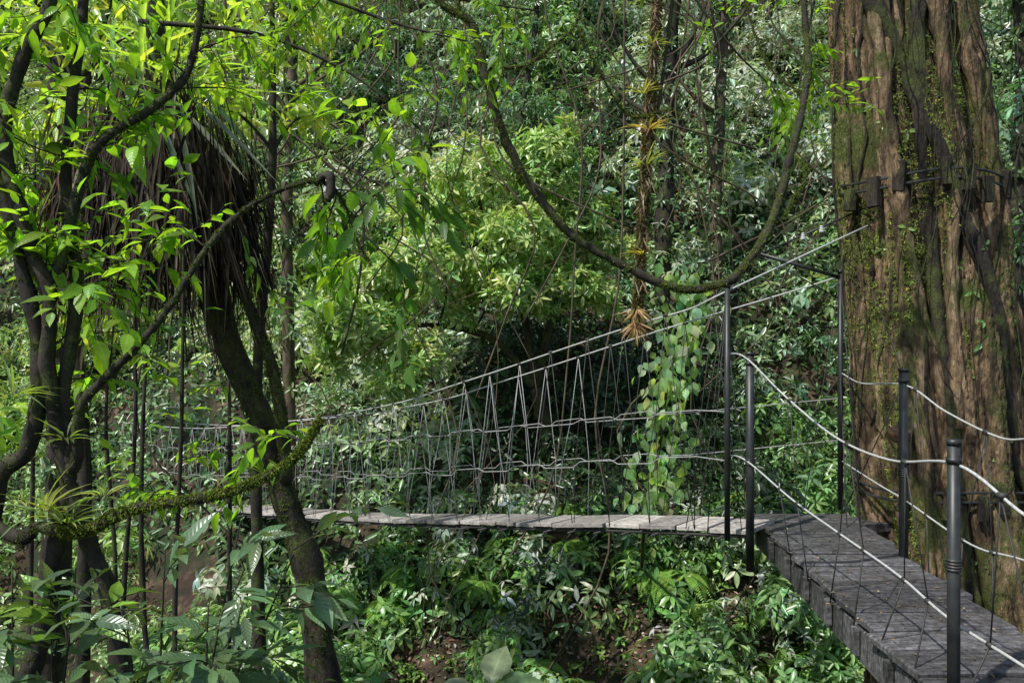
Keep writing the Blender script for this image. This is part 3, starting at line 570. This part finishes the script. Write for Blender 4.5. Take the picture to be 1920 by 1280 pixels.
# ---------------------------------------------------------------- leaning tree + bromeliad skirt
lt=empty('leaning_mossy_tree'); mb=MB(); lm=Leaves(); sk=Leaves(); st=Leaves()
S,R=rtube(mb,[(-3.45,7.5,5),(-3.35,7.5,3),(-3.25,7.5,2.0),(-3.05,7.5,1.2),(-2.8,7.5,.5),(-2.65,7.5,-.05),(-2.4,7.5,-.65),(-2.15,7.5,-1.4),(-1.9,7.5,-2.2),(-1.8,7.5,-2.9),(-1.72,7.6,-4.2),(-1.7,7.7,-6.4)],[.09,.11,.12,.12,.12,.13,.15,.2],12,.2); fuzz(lm,S,R,5500,(.055,.075,.02),.028)
S,R=rtube(mb,[(-3.0,7.6,1.9),(-2.75,7.4,1.2),(-2.6,7.3,.8),(-2.35,7.3,.2),(-2.2,7.3,-.2),(-2.12,7.35,-.7),(-2.1,7.45,-1.3)],[.04,.05,.05,.06],9,.2); fuzz(lm,S,R,1800,(.055,.075,.02),.025)
n=3000; th=rng.uniform(0,6.28,n); rad=rng.uniform(.05,1.0,n)**.8*.95; zt=2.2-rad*.75+rng.normal(0,.28,n)
B=np.stack([-3.25+rad*np.cos(th),7.3+rad*.75*np.sin(th),zt],1); D=np.stack([.18*np.cos(th),.16*np.sin(th),-np.ones(n)],1)+rng.normal(0,.17,(n,3))
sk.add(B,D,np.stack([np.cos(th),np.sin(th),0*th],1),rng.uniform(.5,1.6,n),rng.uniform(.010,.035,n),varcol((.055,.043,.03),n,.7),.06,.2,True)
n=55; D=rng.normal(0,.6,(n,3)); D[:,2]=np.abs(D[:,2])+.35; l=rng.uniform(.6,1.3,n)
st.add(np.tile(V3(-3.3,7.3,2.35),(n,1))+rng.normal(0,.2,(n,3)),D,V3(0,0,1)+rng.normal(0,.2,(n,3)),l,rng.uniform(.035,.06,n),varcol((.27,.42,.11),n,.25),rng.uniform(.2,.9,n),.3,True)
n=9; D=rng.normal(0,.3,(n,3)); D[:,2]=-1; D[:,0]+=.5; st.add(np.tile(V3(-2.9,7.1,2.0),(n,1))+rng.normal(0,.2,(n,3)),D,V3(.4,-1,.3)+rng.normal(0,.3,(n,3)),rng.uniform(.6,1.3,n),.05,varcol((.26,.34,.2),n,.25),.1,.3,True)
mb.obj('trunk',[M_bark],lt); lm.obj('moss',M_moss,lt); sk.obj('dead_leaf_skirt',M_dead,lt); st.obj('bromeliad_leaves',M_leaf_near,lt,True)
for x,y,top in ((-2.7,6,1.0),(-2.48,6,.9),(-2.95,6.2,.6),(-3.3,6.6,.2),(-2.25,6.3,-.3),(-3.6,6.0,1.5)):
    e=empty('sapling'); mb=MB(); lf=Leaves(); b1,b2,b3=rng.uniform(-.09,.09,3)
    S,R=rtube(mb,[(x,y,g(x,y)-.1),(x+b1,y,-3.6),(x+b2,y+.05,-2),(x+b3,y,-.7),(x+.02,y,top)],[.024,.02,.010],7,.15,7,1)
    for i in range(4): twigs(mb,lf,S[-1-random.randrange(0,10)],V3(random.uniform(-1,1),random.uniform(-1,1),.2),.45,.005,.15,YG*.9,6,0)
    mb.obj('stem',[M_bark,M_barkd],e); lf.obj('leaves',M_leaf_near,e,True)
bm=empty('bromeliad_cluster'); lv=Leaves()
for c,n,L in (((-2.75,4.4,-.32),26,.22),((-2.55,4.35,-.95),26,.24),((-2.42,4.35,-1.0),22,.2),((-2.2,4.3,-.85),14,.14),((-2.45,4.4,-.55),16,.18)): straps(lv,c,n,L,.022,(.24,.32,.12),.5,.6)
lv.obj('leaves',M_leaf_near,bm,True)
# ---------------------------------------------------------------- foreground shrub bottom-left
SH=V3(.10,.17,.075)
for root,tips,nm,q in (((-1.5,3.1,-3.4),[(-1.3,3.0,-.78),(-1.02,3.0,-.68),(-.82,3.0,-.80),(-1.1,2.9,-.95),(-1.45,3,-1.0),(-1.0,3.1,-1.1),(-1.2,3.0,-1.2)],'broadleaf_shrub',5),((-2.0,3.3,-3.6),[(-1.75,3.2,-.98),(-2.0,3.2,-.9),(-1.5,3.3,-1.25),(-1.2,3.3,-1.3),(-1.9,3.3,-1.2),(-1.65,3.2,-1.4)],'broadleaf_shrub',6)):
    e=empty(nm); mb=MB(); lf=Leaves()
    for t in tips:
        r_=V3(*root); t=V3(*t); mid=(r_*.45+t*.55)+V3(random.uniform(-.1,.1),0,.15)
        S,R=rtube(mb,[r_,mid,t],[.014,.008,.003],6,0,8,1)
        for i in range(q):
            k=random.randrange(8,len(S)-2); twigs(mb,lf,S[k],nrm(t-mid)*V3(1,1,.3)+rng.normal(0,.5,3)*V3(1,1,.4),random.uniform(.2,.34),.0035,random.uniform(.10,.17),SH if random.random()<.75 else YG*.7,7,0,.36,.15)
        twigs(mb,lf,S[-2],nrm(t-mid)*V3(1,1,.1),.22,.003,.15,SH,7,0,.36,.15)
    if q==5: twigs(mb,lf,(-.82,3.0,-.78),V3(1,0,.42),.42,.004,.15,SH,7,0,.3,.1)
    mb.obj('stems',[M_bark,M_barkd],e); lf.obj('leaves',M_leaf_wet,e,True)
# ---------------------------------------------------------------- ferns & ravine undergrowth
fe=Leaves()
def frond(p,az,L,col):
    n=26; t=np.linspace(0,1,n); d=V3(math.cos(az),math.sin(az),0); rise=random.uniform(.3,.7)
    C=np.array(p)+d*(L*t)[:,None]*.9+V3(0,0,1)*(L*(rise*t-1.0*t*t))[:,None]; T_=nrm(np.gradient(C,axis=0)); s=nrm(np.cross(T_,V3(0,0,1)))
    wl=L*.26*np.sin(np.pi*np.clip(t*.9+.12,0,1))+.01
    for sg in(-1,1): fe.add(C,s*sg+T_*.35+V3(0,0,-.15),np.cross(T_,s)*-1+V3(0,0,2),wl,wl*.2+.012,varcol(col,n,.1),.15,.05)
for i in range(60):
    x=random.uniform(-3,7); y=random.uniform(12.0,14.6); z=g(x,y)+random.uniform(.2,.7)
    if clearing(x,y): continue
    for a in rng.uniform(3.2,6.3,7): frond((x,y,z),a,random.uniform(.4,.75),(.22,.38,.08))
fe.obj('fern_patch',M_leaf_far)
ug=Leaves()
for i in range(420):
    x=random.uniform(-5.5,9); y=random.uniform(10.4,15.0); z=g(x,y); 
    if clearing(x,y): continue
    h=random.uniform(.2,.8); P,N_=cluster_pts((x,y,z+h),(.45,.45,.38),15,-.3); c=random.choice([(.18,.34,.1),(.40,.48,.34),(.25,.42,.12),(.14,.26,.08)])
    if z+h>-2.9 or (br_dist(np.array([x]),np.array([y]))[0]<.8 and z+h>-3.6): continue
    rosettes(ug,P,N_,5,random.uniform(.13,.25),.36,c,(-.1,.5),.4,.4,detail=(i%2==0))
n=12000; x=rng.uniform(-5,8,n); y=rng.uniform(10.5,14,n); P=np.stack([x,y,gz(x,y)+.02],1); D=rng.normal(0,1,(n,3))*V3(1,1,.3); ug.add(P,D,V3(0,0,1)+rng.normal(0,.4,(n,3)),rng.uniform(.05,.15,n),.05,varcol((.30,.2,.15),n,.5),.2)
for i in range(120):
    x=random.uniform(-2.4,4.2); y=random.uniform(11.8,13.4)
    P,N_=cluster_pts((x,y,g(x,y)+.05),(.12,.12,.08),3,-.1); rosettes(ug,P,N_,5,.11,.5,(.2,.34,.08),(0,.5),.2)
ug.obj('ravine_undergrowth',M_leaf_far)
tl=Leaves(); D=np.array([(.1,-.6,.5),(.6,.1,.3),(-.5,-.3,.35),(.2,.5,.6)]); tl.add(np.tile(V3(-.25,8,-3.55),(4,1))+D*.15,D,V3(0,-.3,1)+0*D,.5,.34,varcol((.16,.24,.12),4,.1),.5,.1,True)
e=empty('taro_plant'); tl.obj('leaves',M_leaf_wet,e,True); mb=MB()
for d in D: rtube(mb,[(-.25,8,g(-.25,8)),(-.25,8,-4.4),V3(-.25,8,-3.55)+d*.15],[.03,.012],6)
mb.obj('stalks',[M_barkl],e)
rb=Leaves()
for c in ((8.2,12.5,-2.5,1.0),(7.5,12.5,-4,.9),(8.8,13,-.6,1.0),(4.2,11.8,-3.9,.7),(5.5,12,-4.2,.8),(3.2,12,-4.5,.5)):
    P,N_=cluster_pts(c[:3],(c[3],c[3],c[3]*.8),int(60*c[3]**2)); rosettes(rb,P,N_,5,.2,.38,(.14,.26,.09),(0,.6),.4)
rb.obj('bank_bushes',M_leaf_far)
# ---------------------------------------------------------------- light, world, camera
sd=nrm(V3(-.46,-.38,.80)); el_=math.asin(sd[2]); azm=math.atan2(sd[0],sd[1])
L=bpy.data.lights.new('sun','SUN'); L.energy=5; L.angle=math.radians(.8); L.color=(1,.975,.93)
so=link(bpy.data.objects.new('sun',L)); so.rotation_euler=Vector(sd).to_track_quat('Z','Y').to_euler()
w=bpy.data.worlds.new('World'); sc.world=w; w.use_nodes=True; nt=w.node_tree; bg=nt.nodes['Background']; sky=nt.nodes.new('ShaderNodeTexSky'); sky.sky_type='NISHITA'; sky.sun_disc=False; sky.sun_elevation=el_; sky.sun_rotation=azm; nt.links.new(sky.outputs[0],bg.inputs[0]); bg.inputs[1].default_value=.15
cam=bpy.data.cameras.new('camera'); cam.lens=28.125; cam.sensor_width=36; cam.clip_end=2000; cam.clip_start=.05
co=link(bpy.data.objects.new('camera',cam)); co.location=(0,0,0); co.rotation_euler=(math.radians(90),0,0); sc.camera=co
sc.view_settings.view_transform='Standard'; sc.view_settings.look='None'; sc.view_settings.exposure=0
